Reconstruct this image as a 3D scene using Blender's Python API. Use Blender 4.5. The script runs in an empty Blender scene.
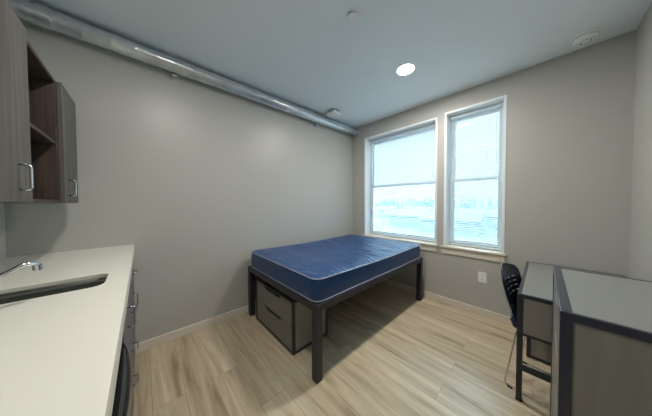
import bpy, bmesh, math, random
from mathutils import Vector, Matrix, noise
random.seed(7)
C = bpy.context.scene.collection
S = bpy.context.scene
PI = math.pi

# ---------------------------------------------------------------- camera
FPX = 200.32
cam_d = bpy.data.cameras.new('camera'); cam = bpy.data.objects.new('camera', cam_d); C.objects.link(cam)
yaw, pit, rol = math.radians(47.341), math.radians(1.376), math.radians(-0.218)
fw = Vector((-math.sin(yaw)*math.cos(pit), math.cos(yaw)*math.cos(pit), -math.sin(pit)))
rt = Vector((math.cos(yaw), math.sin(yaw), 0)); up = rt.cross(fw)
r2 = rt*math.cos(rol)+up*math.sin(rol); u2 = up*math.cos(rol)-rt*math.sin(rol)
M = Matrix((r2, u2, -fw)).transposed().to_4x4(); M.translation = Vector((2.472, 0.6833, 1.3481))
cam.matrix_world = M
cam_d.sensor_fit = 'HORIZONTAL'; cam_d.sensor_width = 36; cam_d.lens = FPX/652*36
cam_d.clip_start = 0.02; cam_d.clip_end = 2000
S.camera = cam

# ---------------------------------------------------------------- view, world
S.view_settings.view_transform = 'Standard'; S.view_settings.look = 'None'
S.view_settings.gamma = 1; S.view_settings.use_curve_mapping = False
S.view_settings.exposure = 0.92
SKY_HORIZON, SKY_ZENITH = .80, 31.0   # an overcast sky is several times brighter overhead than at the horizon
LAMP_STRENGTH = 235.0
def hexc(r, g, b):
    f = lambda v: (v/255/12.92 if v/255 <= .04045 else ((v/255+.055)/1.055)**2.4)
    return (f(r), f(g), f(b), 1)
world = bpy.data.worlds.new('overcast_sky'); S.world = world; world.use_nodes = True
wn = world.node_tree; wn.nodes.clear()
wo = wn.nodes.new('ShaderNodeOutputWorld'); wb = wn.nodes.new('ShaderNodeBackground')
tc = wn.nodes.new('ShaderNodeTexCoord'); nz = wn.nodes.new('ShaderNodeTexNoise'); rp = wn.nodes.new('ShaderNodeValToRGB')
mp = wn.nodes.new('ShaderNodeMapping'); mp.inputs['Scale'].default_value = (1, 1, 3)
nz.inputs['Scale'].default_value = 2.2; nz.inputs['Detail'].default_value = 4
rp.color_ramp.elements[0].position = .3; rp.color_ramp.elements[0].color = (.78, .93, 1.0, 1)
rp.color_ramp.elements[1].position = .7; rp.color_ramp.elements[1].color = (.90, .99, 1.0, 1)
wn.links.new(tc.outputs['Generated'], mp.inputs['Vector']); wn.links.new(mp.outputs[0], nz.inputs['Vector'])
wn.links.new(nz.outputs['Fac'], rp.inputs['Fac']); wn.links.new(rp.outputs['Color'], wb.inputs['Color'])
sx = wn.nodes.new('ShaderNodeSeparateXYZ'); wn.links.new(tc.outputs['Generated'], sx.inputs[0])
mr = wn.nodes.new('ShaderNodeMapRange'); mr.interpolation_type = 'SMOOTHSTEP'
mr.inputs['From Min'].default_value = .30; mr.inputs['From Max'].default_value = .85
mr.inputs['To Min'].default_value = 0; mr.inputs['To Max'].default_value = 1
wn.links.new(sx.outputs['Z'], mr.inputs['Value'])
ms = wn.nodes.new('ShaderNodeMath'); ms.operation = 'MULTIPLY_ADD'; ms.inputs[1].default_value = SKY_ZENITH-SKY_HORIZON; ms.inputs[2].default_value = SKY_HORIZON
wn.links.new(mr.outputs[0], ms.inputs[0]); wn.links.new(ms.outputs[0], wb.inputs['Strength'])
mc = wn.nodes.new('ShaderNodeMixRGB'); mc.inputs['Color2'].default_value = (.42, .72, 1.0, 1)
wn.links.new(mr.outputs[0], mc.inputs['Fac']); wn.links.new(rp.outputs['Color'], mc.inputs['Color1']); wn.links.new(mc.outputs[0], wb.inputs['Color'])
wn.links.new(wb.outputs[0], wo.inputs['Surface'])

# ---------------------------------------------------------------- materials
def mat(name, col, rough=.5, metal=0, spec=.5, bump=None, coat=0):
    m = bpy.data.materials.new(name); m.use_nodes = True
    nt = m.node_tree; b = nt.nodes['Principled BSDF']
    b.inputs['Base Color'].default_value = col; b.inputs['Roughness'].default_value = rough
    b.inputs['Metallic'].default_value = metal; b.inputs['Specular IOR Level'].default_value = spec
    b.inputs['Coat Weight'].default_value = coat
    t = nt.nodes.new('ShaderNodeTexCoord'); n = nt.nodes.new('ShaderNodeTexNoise')
    sc, st = bump if bump else (60, .03)
    n.inputs['Scale'].default_value = sc; n.inputs['Detail'].default_value = 3
    bp_ = nt.nodes.new('ShaderNodeBump'); bp_.inputs['Strength'].default_value = st; bp_.inputs['Distance'].default_value = .01
    nt.links.new(t.outputs['Object'], n.inputs['Vector']); nt.links.new(n.outputs['Fac'], bp_.inputs['Height'])
    nt.links.new(bp_.outputs['Normal'], b.inputs['Normal'])
    return m
def grain(name, c1, c2, scale, rough=.5, stretch=(1, 1, .06), dist=1.0):
    m = mat(name, c1, rough); nt = m.node_tree; b = nt.nodes['Principled BSDF']
    t = nt.nodes.new('ShaderNodeTexCoord'); mp = nt.nodes.new('ShaderNodeMapping'); mp.inputs['Scale'].default_value = stretch
    n = nt.nodes.new('ShaderNodeTexNoise'); n.inputs['Scale'].default_value = scale; n.inputs['Detail'].default_value = 6
    n.inputs['Distortion'].default_value = dist
    r = nt.nodes.new('ShaderNodeValToRGB'); r.color_ramp.elements[0].position = .35; r.color_ramp.elements[1].position = .68
    r.color_ramp.elements[0].color = c1; r.color_ramp.elements[1].color = c2
    nt.links.new(t.outputs['Object'], mp.inputs['Vector']); nt.links.new(mp.outputs[0], n.inputs['Vector'])
    nt.links.new(n.outputs['Fac'], r.inputs['Fac']); nt.links.new(r.outputs['Color'], b.inputs['Base Color'])
    return m

M_wall = mat('wall_paint', hexc(187, 187, 182), .38, spec=.5, bump=(140, .05))
M_ceil = mat('ceiling_paint', hexc(238, 249, 255), .6, spec=.3, bump=(90, .04))
M_trim = mat('white_trim_paint', hexc(225, 218, 205), .4)
M_vinyl = mat('white_vinyl', hexc(240, 248, 252), .35)
M_dark = mat('charcoal_metal', hexc(44, 46, 54), .42, spec=.5, bump=(200, .04))
M_navyrim = mat('dark_edge_metal', hexc(54, 56, 70), .3, spec=.6)
M_greytop = mat('grey_laminate_top', hexc(138, 142, 138), .33, bump=(220, .02))
M_greypan = grain('taupe_grey_laminate', hexc(134, 131, 123), hexc(148, 145, 136), 10, .45, (1, 1, .1))
M_drawer = mat('drawer_laminate', hexc(126, 124, 118), .42)
M_black = mat('black_void', hexc(18, 18, 20), .6)  # black of the kick grille, also painted shade inside the drawer furniture
M_cab = grain('grey_brown_woodgrain', hexc(72, 69, 67), hexc(100, 97, 94), 22, .42, (1, 1, .05))
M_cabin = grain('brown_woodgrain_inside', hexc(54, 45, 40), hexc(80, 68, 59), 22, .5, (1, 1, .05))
M_cablow = grain('grey_wood_lower', hexc(84, 82, 88), hexc(108, 106, 112), 22, .4, (1, 1, .05))
M_quartz = mat('off_white_quartz', hexc(238, 238, 228), .22, spec=.5, bump=(30, .0))
M_steel = mat('brushed_steel', hexc(150, 154, 150), .26, .9)
M_chrome = mat('chrome', hexc(215, 218, 222), .12, 1)
M_galv = grain('galvanised_duct_metal', hexc(188, 198, 204), hexc(214, 220, 224), 9, .24, (1, 1, 1), .5)
M_galv.node_tree.nodes['Principled BSDF'].inputs['Metallic'].default_value = .7
M_vin = mat('blue_vinyl_ticking', hexc(36, 70, 118), .32, spec=.5, bump=(11, .45))
M_pipe = mat('mattress_piping', hexc(150, 160, 184), .45)
M_plas = mat('dark_navy_plastic', hexc(32, 42, 68), .28, spec=.5)
M_blk = mat('black_gloss_appliance', hexc(16, 17, 22), .18, spec=.5)
M_griplight = mat('grip_highlight_grey', hexc(88, 92, 92), .3, .6)  # grey standing in for the highlight on the black grip
M_device = mat('white_device_plastic', hexc(246, 250, 252), .45)
M_slot = mat('grey_slot', hexc(120, 124, 126), .5)
M_rubber = mat('black_rubber', hexc(20, 20, 20), .7)

def vinyl_folds():
    nt = M_vin.node_tree; b = nt.nodes['Principled BSDF']; t = nt.nodes.new('ShaderNodeTexCoord'); mp = nt.nodes.new('ShaderNodeMapping')
    mp.inputs['Rotation'].default_value = (0, 0, math.radians(-24)); mp.inputs['Scale'].default_value = (1.0, 5.5, 2)
    n = nt.nodes.new('ShaderNodeTexNoise'); n.inputs['Scale'].default_value = 1.35; n.inputs['Detail'].default_value = 4; n.inputs['Distortion'].default_value = 1.4
    a = nt.nodes.new('ShaderNodeMath'); a.operation = 'SUBTRACT'; a.inputs[1].default_value = .5
    c = nt.nodes.new('ShaderNodeMath'); c.operation = 'ABSOLUTE'; d = nt.nodes.new('ShaderNodeMath'); d.operation = 'POWER'; d.inputs[1].default_value = .5
    bp_ = nt.nodes.new('ShaderNodeBump'); bp_.inputs['Strength'].default_value = .75; bp_.inputs['Distance'].default_value = .03
    K = nt.links; K.new(t.outputs['Object'], mp.inputs[0]); K.new(mp.outputs[0], n.inputs['Vector']); K.new(n.outputs['Fac'], a.inputs[0]); K.new(a.outputs[0], c.inputs[0])
    K.new(c.outputs[0], d.inputs[0])
    ge = nt.nodes.new('ShaderNodeNewGeometry'); sp = nt.nodes.new('ShaderNodeSeparateXYZ'); K.new(ge.outputs['Normal'], sp.inputs[0])
    m3 = nt.nodes.new('ShaderNodeMapRange'); m3.inputs['From Min'].default_value = .5; m3.inputs['From Max'].default_value = .95; K.new(sp.outputs['Z'], m3.inputs['Value'])
    m4 = nt.nodes.new('ShaderNodeMath'); m4.operation = 'MULTIPLY'; m4.inputs[1].default_value = .8; K.new(m3.outputs[0], m4.inputs[0])
    K.new(m4.outputs[0], bp_.inputs['Strength']); K.new(d.outputs[0], bp_.inputs['Height']); K.new(bp_.outputs[0], b.inputs['Normal'])
vinyl_folds()

def emis(name, col, s):
    m = bpy.data.materials.new(name); m.use_nodes = True; nt = m.node_tree; nt.nodes.clear()
    o = nt.nodes.new('ShaderNodeOutputMaterial'); e = nt.nodes.new('ShaderNodeEmission')
    e.inputs['Color'].default_value = col; e.inputs['Strength'].default_value = s
    nt.links.new(e.outputs[0], o.inputs['Surface']); return m
M_lamp = emis('lamp_lens', (1, .94, .86, 1), LAMP_STRENGTH)

def glassmat():
    m = bpy.data.materials.new('window_glass'); m.use_nodes = True; nt = m.node_tree; nt.nodes.clear()
    o = nt.nodes.new('ShaderNodeOutputMaterial'); t = nt.nodes.new('ShaderNodeBsdfTransparent'); g = nt.nodes.new('ShaderNodeBsdfGlossy')
    t.inputs['Color'].default_value = (.83, .89, .90, 1); g.inputs['Roughness'].default_value = .02
    f = nt.nodes.new('ShaderNodeFresnel'); f.inputs['IOR'].default_value = 1.45; mx = nt.nodes.new('ShaderNodeMixShader')
    nt.links.new(f.outputs[0], mx.inputs[0]); nt.links.new(t.outputs[0], mx.inputs[1]); nt.links.new(g.outputs[0], mx.inputs[2])
    nt.links.new(mx.outputs[0], o.inputs['Surface']); return m
M_glass = glassmat()
def transl(name, col, fac_tl, transp=0):
    m = bpy.data.materials.new(name); m.use_nodes = True; nt = m.node_tree; nt.nodes.clear()
    o = nt.nodes.new('ShaderNodeOutputMaterial'); d = nt.nodes.new('ShaderNodeBsdfDiffuse'); t = nt.nodes.new('ShaderNodeBsdfTranslucent')
    d.inputs['Color'].default_value = col; t.inputs['Color'].default_value = col
    mx = nt.nodes.new('ShaderNodeMixShader'); mx.inputs[0].default_value = fac_tl
    nt.links.new(d.outputs[0], mx.inputs[1]); nt.links.new(t.outputs[0], mx.inputs[2]); last = mx
    if transp:
        tr = nt.nodes.new('ShaderNodeBsdfTransparent'); m2 = nt.nodes.new('ShaderNodeMixShader'); m2.inputs[0].default_value = transp
        nt.links.new(mx.outputs[0], m2.inputs[1]); nt.links.new(tr.outputs[0], m2.inputs[2]); last = m2
    nt.links.new(last.outputs[0], o.inputs['Surface']); return m
M_slat = transl('blind_slat_vinyl', (.88, .93, .94, 1), .5)
M_screen = transl('insect_screen_mesh', (.62, .70, .72, 1), .5, .72)

def floormat():
    m = mat('oak_plank_floor', (1, 1, 1, 1), .36, spec=.45); nt = m.node_tree; b = nt.nodes['Principled BSDF']; L = nt.links
    t = nt.nodes.new('ShaderNodeTexCoord')
    br = nt.nodes.new('ShaderNodeTexBrick'); br.offset = .37; br.squash = 1
    br.inputs['Color1'].default_value = (.12, .12, .12, 1); br.inputs['Color2'].default_value = (.9, .9, .9, 1)
    br.inputs['Mortar'].default_value = (0, 0, 0, 1); br.inputs['Scale'].default_value = 1
    br.inputs['Brick Width'].default_value = 1.22; br.inputs['Row Height'].default_value = .178
    br.inputs['Mortar Size'].default_value = .0015; br.inputs['Bias'].default_value = 0
    L.new(t.outputs['Object'], br.inputs['Vector'])
    # grain stretched along the boards, shifted per board
    vm = nt.nodes.new('ShaderNodeVectorMath'); vm.operation = 'MULTIPLY_ADD'
    L.new(br.outputs['Color'], vm.inputs[0]); vm.inputs[1].default_value = (7.3, 3.1, 5.7); L.new(t.outputs['Object'], vm.inputs[2])
    mp = nt.nodes.new('ShaderNodeMapping'); mp.inputs['Scale'].default_value = (.5, 6.5, 1); L.new(vm.outputs[0], mp.inputs['Vector'])
    n = nt.nodes.new('ShaderNodeTexNoise'); n.inputs['Scale'].default_value = 2.2; n.inputs['Detail'].default_value = 7; n.inputs['Roughness'].default_value = .62
    n.inputs['Distortion'].default_value = .6
    L.new(mp.outputs[0], n.inputs['Vector'])
    r = nt.nodes.new('ShaderNodeValToRGB'); e = r.color_ramp.elements
    e[0].position = .30; e[0].color = hexc(152, 134, 108); e[1].position = .66; e[1].color = hexc(212, 200, 174)
    x = e.new(.46); x.color = hexc(190, 174, 146)
    L.new(n.outputs['Fac'], r.inputs['Fac'])
    hs = nt.nodes.new('ShaderNodeHueSaturation'); mr = nt.nodes.new('ShaderNodeMapRange')
    mr.inputs['To Min'].default_value = .88; mr.inputs['To Max'].default_value = 1.08
    L.new(br.outputs['Color'], mr.inputs['Value']); L.new(mr.outputs[0], hs.inputs['Value']); L.new(r.outputs['Color'], hs.inputs['Color'])
    mx = nt.nodes.new('ShaderNodeMixRGB'); mx.blend_type = 'MIX'; mx.inputs['Color2'].default_value = hexc(112, 98, 82)
    ml = nt.nodes.new('ShaderNodeMath'); ml.operation = 'MULTIPLY'; ml.inputs[1].default_value = .45
    L.new(br.outputs['Fac'], ml.inputs[0]); L.new(ml.outputs[0], mx.inputs['Fac']); L.new(hs.outputs[0], mx.inputs['Color1'])
    L.new(mx.outputs[0], b.inputs['Base Color'])
    return m
M_floor = floormat()

# ---------------------------------------------------------------- mesh helpers
def box(bm, x0, x1, y0, y1, z0, z1):
    v = [bm.verts.new((x, y, z)) for x in (x0, x1) for y in (y0, y1) for z in (z0, z1)]
    for f in ((0, 1, 3, 2), (4, 6, 7, 5), (0, 4, 5, 1), (2, 3, 7, 6), (0, 2, 6, 4), (1, 5, 7, 3)):
        bm.faces.new([v[i] for i in f])
def obj(name, bm, m, parent=None, bevel=0, smooth=False, seg=2):
    bmesh.ops.recalc_face_normals(bm, faces=bm.faces)
    me = bpy.data.meshes.new(name); bm.to_mesh(me); bm.free(); me.materials.append(m)
    o = bpy.data.objects.new(name, me); C.objects.link(o)
    if parent: o.parent = parent
    if smooth:
        for p in me.polygons: p.use_smooth = True
    if bevel:
        md = o.modifiers.new('bevel', 'BEVEL'); md.width = bevel; md.segments = seg; md.limit_method = 'ANGLE'
    return o
def boxes(name, lst, m, parent=None, bevel=0):
    bm = bmesh.new()
    for b in lst: box(bm, *b)
    return obj(name, bm, m, parent, bevel)
def rel(o, off):  # mesh built in world coordinates, shifted into its thing's frame
    for v in o.data.vertices: v.co -= Vector(off)
def tube(bm, pts, r, n=8, closed=False):
    pts = [Vector(p) for p in pts]; rings = []; N = len(pts)
    prev = None
    for i, p in enumerate(pts):
        a = pts[i-1] if (i or closed) else p; b = pts[(i+1) % N] if (i < N-1 or closed) else p
        d = (b-a).normalized()
        if prev is None:
            q = Vector((0, 0, 1)) if abs(d.z) < .9 else Vector((1, 0, 0))
            s = d.cross(q).normalized()
        else: s = (prev-d*prev.dot(d)).normalized()
        prev = s; t = d.cross(s)
        rings.append([bm.verts.new(p+r*(math.cos(2*PI*k/n)*s+math.sin(2*PI*k/n)*t)) for k in range(n)])
    for i in range(N if closed else N-1):
        A, B = rings[i], rings[(i+1) % N]
        for k in range(n): bm.faces.new((A[k], A[(k+1) % n], B[(k+1) % n], B[k]))
    if not closed: bm.faces.new(rings[0]); bm.faces.new(rings[-1])
def lathe(bm, prof, c, n=32, axis='z'):
    rings = []
    for r, h in prof:
        ring = []
        for k in range(n):
            a = 2*PI*k/n
            ring.append(bm.verts.new((c[0]+r*math.cos(a), c[1]+r*math.sin(a), c[2]+h)))
        rings.append(ring)
    for A, B in zip(rings, rings[1:]):
        for k in range(n): bm.faces.new((A[k], A[(k+1) % n], B[(k+1) % n], B[k]))
    bm.faces.new(rings[0]); bm.faces.new(rings[-1])
def prism(bm, poly, f0, f1):      # poly of 2D points; f0/f1 map 2D -> 3D at both ends
    a = [bm.verts.new(f0(p)) for p in poly]; b = [bm.verts.new(f1(p)) for p in poly]
    bm.faces.new(a); bm.faces.new(b)
    n = len(poly)
    for i in range(n): bm.faces.new((a[i], a[(i+1) % n], b[(i+1) % n], b[i]))
def arc_path(pts, r, seg=5):      # polyline with rounded corners
    pts = [Vector(p) for p in pts]; out = [pts[0]]
    for i in range(1, len(pts)-1):
        a, b, c = pts[i-1], pts[i], pts[i+1]
        u = (a-b).normalized(); w = (c-b).normalized(); rr = min(r, (a-b).length/2, (c-b).length/2)
        p, q = b+u*rr, b+w*rr
        for k in range(seg+1):
            t = k/seg; out.append((1-t)**2*p+2*t*(1-t)*b+t*t*q)
    out.append(pts[-1]); return out
def thing(name, loc, label, cat, group=None):
    o = bpy.data.objects.new(name, None); C.objects.link(o); o.location = loc; o.empty_display_size = .1
    o['label'] = label; o['category'] = cat
    if group: o['group'] = group
    return o
def tag(o, label, cat, group=None):
    o['label'] = label; o['category'] = cat
    if group: o['group'] = group
    return o
def struct(o): o['kind'] = 'structure'; return o
class At:   # collects parts written in world coordinates and re-bases them on the thing
    def __init__(s, root): s.r = root; s.o = Vector(root.location)
    def _fix(s, o, p):
        if p is None: rel(o, s.o); o.parent = s.r
        else: rel(o, s.o); o.parent = p
        return o
    def boxes(s, name, lst, m, bevel=0, parent=None): return s._fix(boxes(name, lst, m, None, bevel), parent)
    def bm(s, name, bm, m, bevel=0, smooth=False, parent=None): return s._fix(obj(name, bm, m, None, bevel, smooth), parent)
def smooth_by_angle(o, deg=40):
    for p in o.data.polygons: p.use_smooth = True
    o.data.set_sharp_from_angle(angle=math.radians(deg))

# ---------------------------------------------------------------- room shell
W, L, H = 2.9615, 3.6495, 2.7423
WT = .24
WIN = [(.297, 1.472, .775, 2.49), (1.588, 2.170, .775, 2.515)]
struct(boxes('floor', [(-.12, W+.12, -.12, L+WT, -.1, 0)], M_floor))
struct(boxes('ceiling', [(-.12, W+.12, -.12, L+WT, H, H+.12)], M_ceil))
struct(boxes('wall_left', [(-.12, 0, -.12, L+WT, 0, H)], M_wall))
struct(boxes('wall_right', [(W, W+.12, -.12, L+WT, 0, H)], M_wall))
struct(boxes('wall_kitchen', [(0, W, -.12, 0, 0, H)], M_wall))
def wall_with_holes():
    bm = bmesh.new()
    xs = [0, WIN[0][0], WIN[0][1], WIN[1][0], WIN[1][1], W]
    for i in range(5):
        if i in (1, 3):
            w = WIN[(i-1)//2]
            box(bm, xs[i], xs[i+1], L, L+WT, 0, w[2]); box(bm, xs[i], xs[i+1], L, L+WT, w[3], H)
        else: box(bm, xs[i], xs[i+1], L, L+WT, 0, H)
    bmesh.ops.remove_doubles(bm, verts=bm.verts, dist=1e-5)
    return obj('wall_window', bm, M_wall)
struct(wall_with_holes())
BB = .085
struct(boxes('baseboard_left', [(0, .013, .62, L-.013, 0, BB)], M_trim, None, .003))
struct(boxes('baseboard_window', [(0, W, L-.013, L, 0, BB)], M_trim, None, .003))
struct(boxes('baseboard_right', [(W-.013, W, .62, L-.013, 0, BB)], M_trim, None, .003))

# windows: jamb liner, frame, two sashes, glass, stool and apron
def window(idx, x0, x1, z0, z1, zr):
    root = bpy.data.objects.new('window_%d' % idx, None); C.objects.link(root); root.location = ((x0+x1)/2, L, z0); root['kind'] = 'structure'
    A = At(root); j = .012; yf = L+.148
    cs = .016
    A.boxes('casing', [(x0-cs, x0+j, L-.006, yf, z0, z1+cs), (x1-j, x1+cs, L-.006, yf, z0, z1+cs), (x0+j, x1-j, L-.006, yf, z1-j, z1+cs)], M_vinyl, .003)
    fwd = .028; fx0, fx1, fz0, fz1 = x0+j, x1-j, z0, z1-j
    A.boxes('window_frame', [(fx0, fx0+fwd, yf, L+WT-.01, fz0, fz1), (fx1-fwd, fx1, yf, L+WT-.01, fz0, fz1),
                             (fx0+fwd, fx1-fwd, yf, L+WT-.01, fz1-fwd, fz1), (fx0+fwd, fx1-fwd, yf, L+WT-.01, fz0, fz0+fwd)], M_vinyl, .004)
    a0, a1 = fx0+fwd, fx1-fwd; b0, b1 = fz0+fwd, fz1-fwd; s = .027
    def sash(name, za, zb, y0, y1, mat_=M_vinyl):
        o = A.boxes(name, [(a0, a0+s, y0, y1, za, zb), (a1-s, a1, y0, y1, za, zb), (a0+s, a1-s, y0, y1, za, za+s+.012), (a0+s, a1-s, y0, y1, zb-s-.012, zb)], mat_, .003)
        A.boxes('glass_pane', [(a0+s, a1-s, (y0+y1)/2-.003, (y0+y1)/2+.003, za+s+.012, zb-s-.012)], M_glass, 0, o)
        return o
    sash('upper_sash', zr-.005, b1, yf+.038, yf+.066); sash('lower_sash', b0, zr+.035, yf+.006, yf+.034)
    sc = bmesh.new(); y = yf+.0755
    vs = [sc.verts.new(p) for p in ((a0, y, b0), (a1, y, b0), (a1, y, zr), (a0, y, zr))]; sc.faces.new(vs)
    A.bm('insect_screen', sc, M_screen)
    A.boxes('window_sill', [(x0-.055, x1+.035, L-.03, yf, z0-.022, z0+.002)], M_trim, .004)
    A.boxes('sill_apron', [(x0-.035, x1+.02, L-.014, L, z0-.1, z0-.022)], M_trim, .003)
    return root
window(1, *WIN[0], 1.63); window(2, *WIN[1], 1.63)

# blinds: headrail, slats, bottom rail, cords, wand
def blind(x0, x1, ztop, zbot, tilt, label, y=L+.122):
    t = thing('venetian_blind', ((x0+x1)/2, y, ztop), label, 'blind', None); A = At(t)
    A.boxes('headrail', [(x0, x1, y-.02, y+.02, ztop-.032, ztop)], M_vinyl, .002)
    bm = bmesh.new(); z = ztop-.05; c, s = math.cos(tilt)*.0125, math.sin(tilt)*.0125
    while z > zbot+.02:
        v = [bm.verts.new(p) for p in ((x0+.004, y-c, z-s), (x1-.004, y-c, z-s), (x1-.004, y, z+.0015), (x0+.004, y, z+.0015), (x1-.004, y+c, z+s), (x0+.004, y+c, z+s))]
        bm.faces.new((v[0], v[1], v[2], v[3])); bm.faces.new((v[3], v[2], v[4], v[5])); z -= .0235
    A.bm('slats', bm, M_slat)
    A.boxes('bottom_rail', [(x0+.002, x1-.002, y-.013, y+.013, zbot, zbot+.014)], M_vinyl, .002)
    for xx in (x0+.14, x1-.14):
        bm = bmesh.new(); tube(bm, [(xx, y-.0145, ztop-.03), (xx, y-.0145, zbot+.01)], .0012, 5); A.bm('lift_cord', bm, M_vinyl)
    bm = bmesh.new(); tube(bm, [(x1-.06, y-.024, ztop-.03), (x1-.06, y-.026, ztop-.9)], .003, 6); A.bm('tilt_wand', bm, M_vinyl)
    return t
blind(WIN[0][0]+.02, WIN[0][1]-.02, WIN[0][3]-.016, WIN[0][2]+.012, math.radians(4), 'white venetian blind with open slats in the wider left window')
blind(WIN[1][0]+.02, WIN[1][1]-.02, WIN[1][3]-.016, WIN[1][2]+.012, math.radians(22), 'white venetian blind with tilted slats in the narrow right window')

# electrical outlet
t = thing('wall_outlet', (1.993, L, .40), 'white double socket outlet low on the wall under the narrow window', 'outlet'); A = At(t)
A.boxes('cover_plate', [(1.953, 2.033, L-.006, L, .40, .52)], M_device, .002)
for zz in (.433, .487):
    A.boxes('socket', [(1.977, 2.009, L-.008, L-.005, zz-.018, zz+.018)], M_device, .003)
    A.boxes('socket_slot', [(1.985, 1.988, L-.0085, L-.0075, zz-.006, zz+.008), (1.998, 2.001, L-.0085, L-.0075, zz-.006, zz+.008)], M_slot)

# ---------------------------------------------------------------- ceiling fittings
def lamp(x, y, label, lens=None):
    t = thing('ceiling_light', (x, y, H), label, 'light', 'round recessed ceiling lights'); A = At(t)
    bm = bmesh.new(); lathe(bm, [(.088, 0), (.088, -.006), (.080, -.009), (.080, -.003)], (x, y, H), 40); A.bm('trim_ring', bm, M_device, 0, True)
    bm = bmesh.new(); lathe(bm, [(.0795, -.004), (.076, -.0095), (.001, -.0105)], (x, y, H), 40); A.bm('lens', bm, lens or M_lamp)
    return t
lamp(1.478, 2.735, 'lit round flush ceiling light in front of the windows')
lamp(1.478, .98, 'round flush ceiling light near the kitchen counter', emis('lamp_lens_dimmer', (1, .94, .86, 1), LAMP_STRENGTH*.72))

t = thing('sprinkler_cover', (1.494, 1.868, H), 'small round white cover plate on the ceiling nearest the kitchen', 'sprinkler cover'); A = At(t)
bm = bmesh.new(); lathe(bm, [(.030, 0), (.030, -.010)], (1.494, 1.868, H), 28); A.bm('collar', bm, M_slot, 0)
bm = bmesh.new(); lathe(bm, [(.040, -.009), (.040, -.012), (.037, -.014)], (1.494, 1.868, H), 32); A.bm('cover_disc', bm, M_device, 0)

t = thing('smoke_detector', (2.69, 3.44, H), 'round white smoke detector with vent slots on the ceiling by the right wall', 'smoke detector'); A = At(t)
cx, cy = 2.69, 3.44
bm = bmesh.new(); lathe(bm, [(.075, 0), (.075, -.014), (.066, -.018)], (cx, cy, H), 40); A.bm('mounting_base', bm, M_device)
bm = bmesh.new(); lathe(bm, [(.058, -.017), (.070, -.026), (.070, -.04), (.060, -.05), (.03, -.053), (.001, -.053)], (cx, cy, H), 40); bd = A.bm('detector_body', bm, M_device)
bm = bmesh.new()
for k in range(16):
    a = 2*PI*k/16
    for rr in (.030, .046):
        p = Vector((cx+rr*math.cos(a), cy+rr*math.sin(a), H-.0535+(.002 if rr > .04 else 0)))
        d = Vector((-math.sin(a), math.cos(a), 0)); e = Vector((math.cos(a), math.sin(a), 0))
        q = [p+d*.004+e*.004, p-d*.004+e*.004, p-d*.004-e*.004, p+d*.004-e*.004]
        prism(bm, q, lambda v: v, lambda v: v+Vector((0, 0, .004)))
A.bm('vent_slots', bm, M_slot, 0, False, bd)

t = thing('ceiling_sensor', (.30, 2.85, H), 'square white sensor box on the ceiling beside the duct', 'sensor'); A = At(t)
A.boxes('back_box', [(.245, .355, 2.795, 2.905, H-.032, H)], M_slot, .002)
A.boxes('cover_panel', [(.215, .385, 2.765, 2.935, H-.066, H-.03)], M_device, .006)

# spiral duct
def duct():
    cx, cz, R = .092, 2.655, .066
    t = thing('spiral_duct', (cx, L, cz), 'round galvanised spiral duct along the top of the left wall', 'duct'); A = At(t)
    bm = bmesh.new(); n = 40; y0, y1 = .005, L-.02; N = 520; pitch = .135; prev = None
    for i in range(N+1):
        y = y0+(y1-y0)*i/N; ring = []
        for k in range(n):
            a = 2*PI*k/n; ph = ((y/pitch-k/n) % 1); d = min(ph, 1-ph)*pitch
            r = R+.0032*max(0, 1-(d/.0065)**2)
            ring.append(bm.verts.new((cx+r*math.cos(a), y, cz+r*math.sin(a))))
        if prev:
            for k in range(n): bm.faces.new((prev[k], prev[(k+1) % n], ring[(k+1) % n], ring[k]))
        prev = ring
    A.bm('duct_body', bm, M_galv, 0, True)
    def ycyl(name, ya, yb, r):
        b = bmesh.new(); tube(b, [(cx, ya, cz), (cx, yb, cz)], r, 40); o = A.bm(name, b, M_galv, .002); smooth_by_angle(o)
    ycyl('coupling', .19, .245, R+.007); ycyl('end_collar', L-.045, L, R+.008)
    for yy in (.94, 2.74):
        A.boxes('wall_bracket', [(0, .012, yy-.02, yy+.02, cz-R-.035, cz+.03), (.0, .07, yy-.016, yy+.016, cz-R-.02, cz-R-.004)], M_galv, .002)
duct()

# ---------------------------------------------------------------- kitchen: wall cabinets
def u_handle(A, parent, p, axis, ln=.096, out=.027, r=.0045):
    x, y, z = p; bm = bmesh.new()
    if axis == 'z': pts = [(x, y, z), (x, y+out, z), (x, y+out, z-ln), (x, y, z-ln)]
    else: pts = [(x-ln/2, y, z), (x-ln/2, y+out, z), (x+ln/2, y+out, z), (x+ln/2, y, z)]
    tube(bm, arc_path(pts, .012), r, 8); return A.bm('handle', bm, M_chrome, 0, True, parent)
UZ0, UZ1, UD = 1.355, 2.075, .325
def carcass(x0, x1, shelf=None):
    th = .018; l = [(x0, x0+th, .002, UD, UZ0, UZ1), (x1-th, x1, .002, UD, UZ0, UZ1), (x0+th, x1-th, .002, UD, UZ0, UZ0+th), (x0+th, x1-th, .002, UD, UZ1-th, UZ1), (x0+th, x1-th, .002, .012, UZ0+th, UZ1-th)]
    return l
t = thing('wall_cabinet', (.34, 0, UZ0), 'grey woodgrain wall cabinet with one door, farthest from camera beside the left wall', 'cabinet', None); A = At(t)
A.boxes('cabinet_body', carcass(.165, .515), M_cab, .001)
d = A.boxes('door', [(.167, .513, UD+.002, UD+.021, UZ0+.002, UZ1-.002)], M_cab, .0015); u_handle(A, d, (.42, UD+.021, 1.50), 'z')
t = thing('open_shelf_cabinet', (.76, 0, UZ0), 'open woodgrain wall cabinet with one shelf between the two closed ones', 'cabinet'); A = At(t)
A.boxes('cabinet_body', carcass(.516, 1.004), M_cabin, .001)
A.boxes('shelf', [(.535, .985, .012, UD-.004, 1.700, 1.718)], M_cabin, .001)
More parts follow.
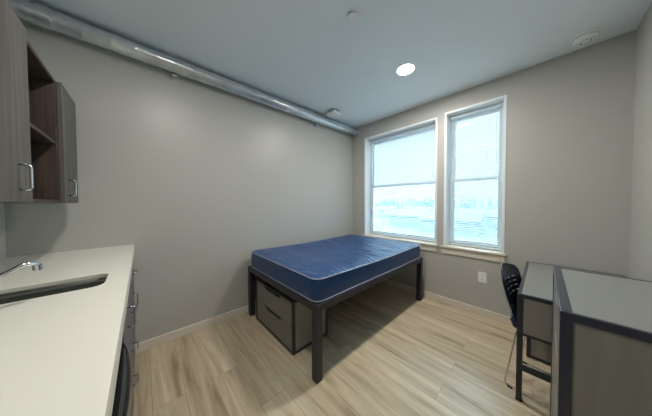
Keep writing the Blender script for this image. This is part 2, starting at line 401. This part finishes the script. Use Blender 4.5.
t = thing('wall_cabinet', (1.37, 0, UZ0), 'grey woodgrain wall cabinet with tall doors, nearest the camera at the left edge', 'cabinet'); A = At(t)
A.boxes('cabinet_body', carcass(1.005, 1.775), M_cab, .001)
d = A.boxes('door', [(1.007, 1.389, UD+.002, UD+.021, UZ0+.002, UZ1-.002)], M_cab, .0015); u_handle(A, d, (1.13, UD+.021, 1.50), 'z')
d = A.boxes('door', [(1.392, 1.773, UD+.002, UD+.021, UZ0+.002, UZ1-.002)], M_cab, .0015); u_handle(A, d, (1.66, UD+.021, 1.50), 'z')

# worktop with sink cut-out
CT, CTH, CD, APR = .988, .020, .631, .07
def rrect(x0, x1, y0, y1, r, n=8):
    out = []
    for cx, cy, a0 in ((x1-r, y1-r, 0), (x0+r, y1-r, PI/2), (x0+r, y0+r, PI), (x1-r, y0+r, 3*PI/2)):
        for k in range(n+1):
            a = a0+PI/2*k/n; out.append((cx+r*math.cos(a), cy+r*math.sin(a)))
    return out
SK = (.925, 1.152, .13, .552, .045)
def worktop():
    bm = bmesh.new(); outer = [(0, 0), (W, 0), (W, CD), (0, CD)]; inner = rrect(*SK)
    for z in (CT, CT-CTH):
        es = []
        for loop in (outer, inner):
            vs = [bm.verts.new((x, y, z)) for x, y in loop]
            es += [bm.edges.new((vs[i], vs[(i+1) % len(vs)])) for i in range(len(vs))]
        bmesh.ops.triangle_fill(bm, use_beauty=True, use_dissolve=False, edges=es)
    for loop in (outer, inner):
        a = [bm.verts.new((x, y, CT)) for x, y in loop]; b = [bm.verts.new((x, y, CT-CTH)) for x, y in loop]
        for i in range(len(loop)): bm.faces.new((a[i], a[(i+1) % len(a)], b[(i+1) % len(b)], b[i]))
    bmesh.ops.remove_doubles(bm, verts=bm.verts, dist=1e-6)
    box(bm, 0, W, CD-.02, CD, CT-APR, CT-CTH+.0005)   # the thicker front edge
    o = obj('worktop', bm, M_quartz); md = o.modifiers.new('bevel', 'BEVEL'); md.width = .002; md.segments = 2; md.limit_method = 'ANGLE'
    tag(o, 'white stone kitchen worktop with a sink cut-out along the near left corner', 'worktop')
worktop()
# sink bowl
bm = bmesh.new(); rings = []
for gx, z in ((.006, CT-CTH-.0015), (-.001, CT-CTH-.0015), (-.003, CT-CTH-.02), (-.008, CT-CTH-.13), (-.03, CT-CTH-.155), (-.08, CT-CTH-.16)):
    rings.append([bm.verts.new((x, y, z)) for x, y in rrect(SK[0]-gx, SK[1]+gx, SK[2]-gx, SK[3]+gx, max(.03, SK[4]+gx))])
for A_, B_ in zip(rings, rings[1:]):
    for k in range(len(A_)): bm.faces.new((A_[k], A_[(k+1) % len(A_)], B_[(k+1) % len(B_)], B_[k]))
bm.faces.new(rings[-1])
t = thing('kitchen_sink', (1.04, .34, CT-CTH-.165), 'stainless steel undermount sink bowl set in the white worktop', 'sink'); A = At(t)
o = A.bm('sink_bowl', bm, M_steel, 0, True)
bm = bmesh.new(); lathe(bm, [(.035, 0), (.035, .003), (.02, .001), (.001, .001)], (1.04, .34, CT-CTH-.1595), 24); A.bm('drain', bm, M_chrome)
# faucet
FX, FYY = 1.37, .11
t = thing('faucet', (FX, FYY, CT), 'chrome kitchen faucet with a long low spout beside the sink', 'faucet'); A = At(t)
bm = bmesh.new(); lathe(bm, [(.027, 0), (.027, .006), (.021, .012), (.019, .07), (.015, .082), (.001, .085)], (FX, FYY, CT), 28); o = A.bm('base', bm, M_chrome); smooth_by_angle(o)
bm = bmesh.new(); tube(bm, arc_path([(FX-.005, FYY+.01, CT+.045), (1.32, .21, CT+.072), (1.25, .333, CT+.119), (1.222, .372, CT+.146), (1.203, .390, CT+.142), (1.200, .394, CT+.128)], .03), .0085, 12); A.bm('spout', bm, M_chrome, 0, True)
bm = bmesh.new(); tube(bm, [(1.200, .394, CT+.136), (1.199, .395, CT+.116)], .0115, 14); o = A.bm('aerator', bm, M_chrome); smooth_by_angle(o)
bm = bmesh.new(); tube(bm, [(FX, FYY, CT+.08), (FX+.05, FYY-.015, CT+.115)], .007, 10); A.bm('lever', bm, M_chrome, 0, True)

# ---------------------------------------------------------------- kitchen: base units
BT = CT-APR-.002; BODY = CT-CTH-.001; FY = .602
def base_unit(name, x0, x1, label, fronts, cat='cabinet', hollow=None):
    t = thing(name, ((x0+x1)/2, .3, 0), label, cat, None); A = At(t)
    l = [(x0, x1, .06, FY-.05, 0, .1), (x0, x0+.018, .004, FY, .1, BODY), (x1-.018, x1, .004, FY, .1, BODY), (x0+.018, x1-.018, .004, FY, .1, .118), (x0+.018, x1-.018, .004, .014, .118, BODY)]
    A.boxes('cabinet_body', l, M_cablow, .001)
    for kind, xa, xb, za, zb, hx, hz, ax in fronts:
        d = A.boxes(kind, [(xa+.002, xb-.002, FY+.001, FY+.020, za+.002, zb-.002)], M_cablow, .0015)
        u_handle(A, d, (hx, FY+.020, hz), ax)
    return t
base_unit('base_cabinet', .02, .50, 'grey base cabinet under the worktop, against the left wall',
          [('drawer', .02, .50, .74, BT, .26, .80, 'x'), ('door', .02, .50, .1, .74, .43, .69, 'z')])
base_unit('drawer_cabinet', .502, .90, 'grey base unit of stacked drawers under the worktop between two door units',
          [('drawer', .502, .90, .56, BT, .70, .674, 'x'), ('drawer', .502, .90, .33, .56, .70, .43, 'x'), ('drawer', .502, .90, .1, .33, .70, .21, 'x')])
base_unit('sink_cabinet', .902, 1.34, 'grey base cabinet under the sink beside the black appliance',
          [('door', .902, 1.34, .1, BT, 1.10, .84, 'z')])
# black appliance whose door has a bowed grip across its top
def appliance():
    x0, x1 = 1.345, 1.93
    t = thing('under_counter_appliance', ((x0+x1)/2, .3, 0), 'black under-counter appliance with a bowed grip below the worktop edge', 'appliance'); A = At(t)
    A.boxes('appliance_body', [(x0, x1, .03, .585, .02, .90)], M_blk, .004)
    d = A.boxes('door', [(x0+.003, x1-.003, .586, .618, .10, .895)], M_blk, .004)
    n = 28; bow = lambda u, o: (x0+.006+(x1-x0-.012)*u, .617+o*math.sin(PI*u)**.6)
    bm = bmesh.new(); prism(bm, [(x0+.006, .617)]+[bow(i/n, .032) for i in range(1, n)]+[(x1-.006, .617)], lambda p: (p[0], p[1], .745), lambda p: (p[0], p[1], .805))
    g = A.bm('bowed_grip', bm, M_blk, .003, False, None)
    bm = bmesh.new(); o_ = [bow(i/n, .022) for i in range(3, n-2)]; i_ = [bow(i/n, .013) for i in range(3, n-2)][::-1]
    prism(bm, o_+i_, lambda p: (p[0], p[1], .804), lambda p: (p[0], p[1], .8065)); A.bm('grip_highlight', bm, M_griplight, 0, False, g)  # thin grey strip paints the highlight along the top of the grip
    A.boxes('kick_grille', [(x0+.02, x1-.02, .50, .54, .0, .09)], M_black)
appliance()
base_unit('base_cabinet', 1.94, W-.01, 'grey base cabinet under the near end of the worktop by the right wall',
          [('door', 1.94, 2.45, .1, BT, 2.38, .80, 'z'), ('door', 2.45, W-.01, .1, BT, 2.53, .80, 'z')])

# ---------------------------------------------------------------- bed
X0, X1, Y0, Y1, ZF = .065, 1.354, 1.614, 3.53, .591
t = thing('bed_frame', ((X0+X1)/2, (Y0+Y1)/2, 0), 'raised dark grey metal bed frame standing in the corner under the wide window', 'bed'); A = At(t)
P = .06
for px in (X0, X1-P):
    for py in (Y0, Y1-P): A.boxes('leg', [(px, px+P, py, py+P, .006, ZF-.0545)], M_dark, .004)
for px in (X0, X1-P):
    for py in (Y0, Y1-P): A.boxes('foot_pad', [(px+.004, px+P-.004, py+.004, py+P-.004, 0, .006)], M_rubber)
rh, rw = .054, .038
for px in (X0, X1-rw): A.boxes('side_rail', [(px, px+rw, Y0+rw, Y1-rw, ZF-rh, ZF)], M_dark, .004)
for py in (Y0, Y1-rw): A.boxes('end_rail', [(X0, X1, py, py+rw, ZF-rh, ZF)], M_dark, .004)
for i in range(9):
    yy = Y0+.16+i*(Y1-Y0-.32)/8; A.boxes('cross_slat', [(X0+rw, X1-rw, yy-.03, yy+.03, ZF-.022, ZF-.006)], M_dark)

def mattress():
    x0, x1, y0, y1, z0, z1 = .095, 1.342, 1.628, 3.508, ZF+.001, .775
    t = thing('mattress', ((x0+x1)/2, (y0+y1)/2, z0), 'bare blue vinyl mattress with light piping lying on the metal bed frame', 'mattress'); A = At(t)
    r = .075
    outline = []
    def addseg(a, b, n):
        for i in range(n): outline.append((a[0]+(b[0]-a[0])*i/n, a[1]+(b[1]-a[1])*i/n))
    segs = 14
    pts = []
    for cx, cy, a0 in ((x1-r, y1-r, 0), (x0+r, y1-r, PI/2), (x0+r, y0+r, PI), (x1-r, y0+r, 3*PI/2)):
        pts.append([(cx+r*math.cos(a0+PI/2*k/8), cy+r*math.sin(a0+PI/2*k/8)) for k in range(9)])
    nn = [30, 46, 30, 46]
    for i in range(4):
        outline += pts[i]; a = pts[i][-1]; b = pts[(i+1) % 4][0]
        for k in range(1, nn[i]): outline.append((a[0]+(b[0]-a[0])*k/nn[i], a[1]+(b[1]-a[1])*k/nn[i]))
    cx, cy = (x0+x1)/2, (y0+y1)/2
    def ztop(x, y):
        u, v = (x-x0)/(x1-x0), (y-y0)/(y1-y0)
        e = min(u, 1-u, 1)*min(v, 1-v, 1)
        edge = min(x-x0, x1-x, y-y0, y1-y)
        dome = .018*(1-math.exp(-max(edge, 0)/.06))
        sag = -.028*math.sin(PI*v)**1.5*(math.sin(PI*u)**.5 if 0 < u < 1 else 0)
        # long soft folds running across the bed
        q = noise.noise(Vector((x*1.3, y*6.0+x*1.6, 3.1)))
        q2 = noise.noise(Vector((x*2.2+4, y*15+x*3.0, 1.7)))
        w = min(1, max(edge, 0)/.10)
        return z1+dome+sag-.005*math.sin(PI*v)+w*(.016*q+.013*(1-abs(q2)*2.6)*max(0, noise.noise(Vector((x*1.1, y*1.4, 8)))+.45))
    bm = bmesh.new(); rings = []
    def ring(inset, zf):
        out = []
        for x, y in outline:
            d = Vector((cx-x, cy-y)); hx = (x1-x0)/2; hy = (y1-y0)/2
            xx = cx+(x-cx)*(1-inset/hx); yy = cy+(y-cy)*(1-inset/hy)
            out.append(bm.verts.new((xx, yy, zf(xx, yy))))
        rings.append(out)
    edge_z = lambda x, y: z1-.022*math.sin(PI*min(1, max(0, (y-y0)/(y1-y0))))**1.5*(.6)
    for ins, zz in ((.02, 0), (.004, .003), (0, .010)): ring(ins, lambda x, y, zz=zz: z0+zz)
    for f, bulge in ((.25, -.004), (.5, -.006), (.75, -.004)):
        ring(bulge, lambda x, y, f=f: z0+.01+(edge_z(x, y)-.008-z0-.01)*f)
    ring(0, lambda x, y: edge_z(x, y)-.006); ring(.006, lambda x, y: edge_z(x, y)+.002)
    for ins in (.015, .03, .05, .075, .1, .125, .15, .18, .21, .24, .27, .3, .33, .36, .39, .42, .45, .48, .51, .54, .57, .6):
        k = min(1, ins/.05)
        ring(ins, lambda x, y, k=k: (1-k)*(edge_z(x, y)+.004)+k*ztop(x, y))
    for a, b in zip(rings, rings[1:]):
        for k in range(len(a)): bm.faces.new((a[k], a[(k+1) % len(a)], b[(k+1) % len(b)], b[k]))
    bm.faces.new(rings[0]); bm.faces.new(rings[-1])
    o = A.bm('cover', bm, M_vin, 0, True); sd = o.modifiers.new('subdivision', 'SUBSURF'); sd.levels = 1; sd.render_levels = 1
    for zf in (lambda x, y: edge_z(x, y)-.001, lambda x, y: z0+.012):
        b = bmesh.new(); tube(b, [(cx+(x-cx)*(1+.003/.62), cy+(y-cy)*(1+.003/.94), zf(x, y)) for x, y in outline], .0045, 6, True)
        A.bm('piping', b, M_pipe, 0, True)
mattress()

# ---------------------------------------------------------------- drawer units
def drawer_unit(name, origin, rot, w, d, h, label):
    """front faces local -Y; x 0..w, y 0..d"""
    t = thing(name, origin, label, 'drawer unit', None); t.rotation_euler = (0, 0, rot)
    p = .028
    for a in (0, w-p):
        for b in (0, d-p): boxes('corner_post', [(a, a+p, b, b+p, .008, h)], M_dark, t, .003)
    for rb in [(p, w-p, 0, .02, .008, .030), (p, w-p, 0, .02, h-.018, h), (p, w-p, d-.02, d, .008, .03), (p, w-p, d-.02, d, h-.018, h),
               (0, .02, p, d-p, .008, .030), (w-.02, w, p, d-p, .008, .030), (0, .02, p, d-p, h-.018, h), (w-.02, w, p, d-p, h-.018, h)]: boxes('frame_rail', [rb], M_dark, t, .002)
    boxes('top_panel', [(.02, w-.02, .02, d-.02, h-.014, h-.002)], M_greytop, t)
    for a in (.004, w-.016): boxes('side_panel', [(a, a+.012, p, d-p, .030, h-.018)], M_greypan, t)
    boxes('back_panel', [(p, w-p, d-.016, d-.006, .030, h-.018)], M_greypan, t)
    boxes('inner_shade_box', [(p+.004, w-p-.004, .024, d-.04, .034, h-.022)], M_black, t)  # solid black fill painted as the shade seen through the drawer notches
    zm = (.030+h-.018)/2; c = w/2; nw, nd = .15*w/.74+.02, .036
    for za, zb in ((.030, zm-.0015), (zm+.0015, h-.020)):
        bm = bmesh.new(); poly = [(p+.002, za), (w-p-.002, za), (w-p-.002, zb), (c+nw, zb), (c+nw-.045, zb-nd), (c-nw+.045, zb-nd), (c-nw, zb), (p+.002, zb)]
        prism(bm, poly, lambda q: (q[0], .004, q[1]), lambda q: (q[0], .021, q[1])); obj('drawer_front', bm, M_drawer, t, .001)
    for a in (.014, w-.014):
        for b in (.014, d-.014):
            bm = bmesh.new(); lathe(bm, [(.011, 0), (.011, .009)], (a, b, 0), 12); obj('foot', bm, M_rubber, t)
    return t
drawer_unit('drawer_unit', (.222, 1.642, 0), 0, .775, .42, .48, 'grey two-drawer unit with black edges under the foot of the bed')
drawer_unit('drawer_unit', (2.39, 3.60, 0), -PI/2, .47, .42, .48, 'grey two-drawer unit tucked under the far end of the desk')

# ---------------------------------------------------------------- desk
def desk():
    x0, x1, y0, y1, h = 2.362, W-.02, 2.543, L-.02, .735
    t = thing('writing_desk', ((x0+x1)/2, (y0+y1)/2, 0), 'grey topped desk with dark metal legs against the window wall', 'desk'); A = At(t)
    p = .03; rr = .026
    for px in (x0, x1-p):
        for py in (y0, y1-p):
            A.boxes('leg', [(px, px+p, py, py+p, .012, h-rr)], M_dark, .003)
            A.boxes('foot', [(px-.002, px+p+.002, py-.002, py+p+.002, 0, .012)], M_rubber, .002)
    A.boxes('top_rim', [(x0, x1, y0, y0+rr-.006, h-rr, h), (x0, x1, y1-rr+.006, y1, h-rr, h), (x0, x0+rr-.006, y0+rr-.006, y1-rr+.006, h-rr, h), (x1-rr+.006, x1, y0+rr-.006, y1-rr+.006, h-rr, h)], M_navyrim, .003)
    A.boxes('desktop', [(x0+rr-.006, x1-rr+.006, y0+rr-.006, y1-rr+.006, h-.022, h-.0015)], M_greytop)
    for py in (y0+.006, y1-.018): A.boxes('end_panel', [(x0+p, x1-p, py, py+.012, .472, h-rr)], M_greypan)
    for py in (y0+.003, y1-.024):
        A.boxes('panel_rail', [(x0+p, x1-p, py, py+.02, .455, .472)], M_dark, .002)
        A.boxes('end_rail', [(x0+p, x1-p, py, py+.02, .214, .252)], M_dark, .003)
    A.boxes('back_panel', [(x1-.022, x1-.01, y0+p, y1-p, .35, h-rr)], M_greypan)
desk()

# ---------------------------------------------------------------- dresser
def dresser():
    x0, x1, y0, y1, h = 2.518, W-.015, 1.775, 2.505, .962
    t = thing('dresser', ((x0+x1)/2, (y0+y1)/2, 0), 'tall grey dresser with dark metal edges against the right wall', 'dresser'); A = At(t)
    p = .031; rr = .030
    for px in (x0, x1-p):
        for py in (y0, y1-p): A.boxes('corner_post', [(px, px+p, py, py+p, .0, h-rr-.001)], M_navyrim, .003)
    A.boxes('top_rim', [(x0, x1, y0, y0+.016, h-rr, h), (x0, x1, y1-.016, y1, h-rr, h), (x0, x0+.03, y0+.016, y1-.016, h-rr, h), (x1-.016, x1, y0+.016, y1-.016, h-rr, h)], M_navyrim, .003)
    A.boxes('top_panel', [(x0+.03, x1-.016, y0+.016, y1-.016, h-.02, h-.002)], M_greytop)
    for py in (y0+.006, y1-.018): A.boxes('side_panel', [(x0+p, x1-p, py, py+.012, .06, h-rr)], M_greypan)
    for py in (y0+.002, y1-.022): A.boxes('side_rail', [(x0+p, x1-p, py, py+.02, .03, .06)], M_navyrim, .002)
    A.boxes('back_panel', [(x1-.016, x1-.006, y0+p, y1-p, .05, h-rr)], M_greypan)
    A.boxes('inner_shade_box', [(x0+.026, x1-.03, y0+p, y1-p, .05, h-rr-.01)], M_black)  # black block put in as the dark shade behind the drawer fronts
    n = 4; za = .05; zb = h-rr-.006; hh = (zb-za)/n; c = (y0+y1)/2
    for i in range(n):
        a = za+i*hh+.0015; b = za+(i+1)*hh-.0015
        poly = [(y0+p+.002, a), (y1-p-.002, a), (y1-p-.002, b), (c+.15, b), (c+.11, b-.035), (c-.11, b-.035), (c-.15, b), (y0+p+.002, b)]
        bm = bmesh.new(); prism(bm, poly, lambda q: (x0+.003, q[0], q[1]), lambda q: (x0+.020, q[0], q[1])); A.bm('drawer_front', bm, M_drawer, .001)
dresser()

# ---------------------------------------------------------------- chair
def chair():
    cy = 2.83; hw = .215
    t = thing('desk_chair', (2.5, cy, 0), 'dark navy plastic chair with chrome sled legs pushed under the desk', 'chair'); A = At(t)
    # backrest: curved slotted sheet. rows up the back, columns across
    def back(u, v):    # u -1..1 across, v 0..1 up
        wdt = hw*(1.0-.10*v) ; z = .50+.355*v
        x = 2.335-.115*v-.012*math.sin(PI*v)+.045*u*u*(.5+.5*v)
        if v > .75:
            k = (v-.75)/.25; wdt *= 1-.28*k**2.6
        z -= .035*u*u*v**3
        return Vector((x, cy+wdt*u, z))
    NU, NV = 32, 52; bm = bmesh.new(); g = [[bm.verts.new(back(-1+2*i/NU, j/NV)) for i in range(NU+1)] for j in range(NV+1)]
    for j in range(NV):
        for i in range(NU):
            if j in (20, 25, 30, 35) and (5 <= i < 9 or 11 <= i < 15 or 17 <= i < 21 or 23 <= i < 27): continue
            bm.faces.new((g[j][i], g[j][i+1], g[j+1][i+1], g[j+1][i]))
    o = A.bm('backrest', bm, M_plas, 0, True); md = o.modifiers.new('solid', 'SOLIDIFY'); md.thickness = .009; md.offset = 0
    md = o.modifiers.new('bevel', 'BEVEL'); md.width = .002; md.segments = 2; md.limit_method = 'ANGLE'
    # seat
    def seat(u, v):
        x = 2.325+.40*v; wdt = hw*(1-.06*v); z = .455+.012*u*u-.012*math.sin(PI*v)
        if v < .12: z += .05*(1-v/.12)**2
        if v > .85: z -= .03*((v-.85)/.15)**2
        if v > .8: wdt *= 1-.2*((v-.8)/.2)**3
        return Vector((x, cy+wdt*u, z))
    bm = bmesh.new(); g = [[bm.verts.new(seat(-1+2*i/18, j/20)) for i in range(19)] for j in range(21)]
    for j in range(20):
        for i in range(18): bm.faces.new((g[j][i], g[j][i+1], g[j+1][i+1], g[j+1][i]))
    o = A.bm('seat', bm, M_plas, 0, True); md = o.modifiers.new('solid', 'SOLIDIFY'); md.thickness = .01; md.offset = 0
    for s in (-1, 1):
        y = cy+s*.195; r = .0055; yi = cy+s*.17
        bm = bmesh.new(); tube(bm, arc_path([(2.50, yi, .440), (2.352, yi+s*.01, .436), (2.292, y, .0065), (2.70, y, .0065), (2.655, yi+s*.01, .436), (2.54, yi, .440)], .035, 6), r, 8); A.bm('sled_leg', bm, M_chrome, 0, True)
        for xx in (2.325, 2.66): A.boxes('glide', [(xx-.014, xx+.014, y-.008, y+.008, 0, .011)], M_rubber, .002)
        bm = bmesh.new(); tube(bm, arc_path([(2.40, yi, .438), (2.325, yi, .442), (2.322, yi, .60)], .03), .006, 8); A.bm('back_support', bm, M_chrome, 0, True)
    for xx in (2.40, 2.62):
        bm = bmesh.new(); tube(bm, [(xx, cy-.17, .437), (xx, cy+.17, .437)], .005, 8); A.bm('cross_bar', bm, M_chrome, 0, True)
    t.rotation_euler = (0, 0, math.radians(-9)); t.location = (2.53, cy-.03, 0)
chair()

# ---------------------------------------------------------------- outside
GZ = -5.2
def ground():
    m = grain('pale_field_ground', hexc(24, 32, 36), hexc(42, 50, 52), .05, .9, (1, 1, 1), .3)
    o = boxes('ground', [(-400, 300, L+3, 600, GZ-.5, GZ)], m); struct(o)
ground()
M_leaf = [mat('evergreen_foliage', hexc(56, 70, 68), .8), mat('dull_green_foliage', hexc(70, 82, 76), .8)]
M_bark = mat('bark', hexc(110, 100, 92), .9)
M_bwall = mat('pale_siding', hexc(72, 78, 80), .7); M_broof = mat('grey_roofing', hexc(40, 46, 52), .8)
def conifer(x, y, h, label):
    t = thing('conifer_tree', (x, y, GZ), label, 'tree', 'trees on the horizon'); bm = bmesh.new(); R = h*.19
    n = 11; prof = []
    for lv in range(n):
        z0 = .14+.86*lv/n; r0 = R*(1-lv/n)**.85+.05
        ring0 = []; ring1 = []
        for k in range(14):
            a = 2*PI*k/14+lv; j = random.uniform(.7, 1.2)
            ring0.append(bm.verts.new((r0*j*math.cos(a), r0*j*math.sin(a), h*z0-random.uniform(0, .03)*h)))
            ring1.append(bm.verts.new((r0*.25*math.cos(a), r0*.25*math.sin(a), h*(z0+1.25/n*.86))))
        for k in range(14): bm.faces.new((ring0[k], ring0[(k+1) % 14], ring1[(k+1) % 14], ring1[k]))
        bm.faces.new(ring1); bm.faces.new(ring0)
    obj('foliage', bm, M_leaf[0], t); b = bmesh.new(); tube(b, [(0, 0, 0), (0, 0, h*.3)], h*.018, 8); obj('trunk', b, M_bark, t)
def round_tree(x, y, h, label):
    t = thing('broadleaf_tree', (x, y, GZ), label, 'tree', 'trees on the horizon'); bm = bmesh.new()
    bmesh.ops.create_icosphere(bm, subdivisions=4, radius=1)
    off = random.uniform(0, 50)
    for v in bm.verts:
        q = 1+.35*noise.noise(v.co*1.6+Vector((off, 0, 0)))+.22*noise.noise(v.co*4.5+Vector((0, off, 0)))+.12*noise.noise(v.co*11)
        v.co = Vector((v.co.x*h*.36*q, v.co.y*h*.36*q, h*.62+v.co.z*h*.38*q))
    obj('foliage', bm, M_leaf[1], t, 0, False); b = bmesh.new(); tube(b, [(0, 0, 0), (0, 0, h*.4)], h*.025, 8); obj('trunk', b, M_bark, t)
def bare_tree(x, y, h):
    t = thing('bare_tree', (x, y, GZ), 'leafless tree with thin branches outside the left side of the wide window', 'tree'); bm = bmesh.new()
    def br(p, d, l, r, lev):
        q = p+d*l; tube(bm, [p, (p+q)/2+Vector((random.uniform(-1, 1), random.uniform(-1, 1), 0))*l*.04, q], r, 5)
        if lev == 0: return
        for k in range(3 if lev > 2 else 4):
            a = random.uniform(0, 2*PI); s = random.uniform(.3, .6)
            nd = (d+Vector((math.cos(a), math.sin(a), .25))*s).normalized()
            br(p+d*l*random.uniform(.5, 1), nd, l*random.uniform(.6, .8), r*.6, lev-1)
    br(Vector((0, 0, 0)), Vector((0, 0, 1)), h*.36, h*.012, 5)
    obj('branches', bm, M_bark, t)
def house(x, y, w, d, h, label):
    t = thing('house', (x, y, GZ), label, 'building', 'low buildings outside'); boxes('walls', [(-w/2, w/2, -d/2, d/2, 0, h)], M_bwall, t)
    bm = bmesh.new(); prism(bm, [(-d/2-.4, h), (d/2+.4, h), (0, h+d*.22)], lambda p: (-w/2-.4, p[0], p[1]), lambda p: (w/2+.4, p[0], p[1])); obj('roof', bm, M_broof, t)
    for k in range(int(w//3)):
        xx = -w/2+1.5+k*3; boxes('window', [(xx-.5, xx+.5, -d/2-.05, -d/2+.02, h*.45, h*.75)], M_slot, t)
# directions seen through the windows: x/y slope from camera -0.75 .. -0.1
cxm, cym = 2.472, .683
trees = []
for i in range(34):
    a = -.80+.78*i/33+random.uniform(-.008, .008); y = random.uniform(95, 150)
    x = cxm+a*(y-cym); hgt = (5.2+1.35)*random.uniform(.98, 1.3)+(y*.012)
    (conifer if random.random() < .6 else round_tree)(x, y, hgt, 'distant hazy tree in the line along the horizon beyond the windows')
for i, (a, y, w, h) in enumerate(((-.62, 86, 16, 3.4), (-.47, 58, 12, 3.0), (-.38, 74, 16, 3.4), (-.27, 52, 11, 2.8), (-.17, 68, 14, 3.2))):
    house(cxm+a*(y-cym), y, w, 8, h, 'low pale house in the fields below the tree line')
bare_tree(cxm-.655*14, 14.7, 8.4)
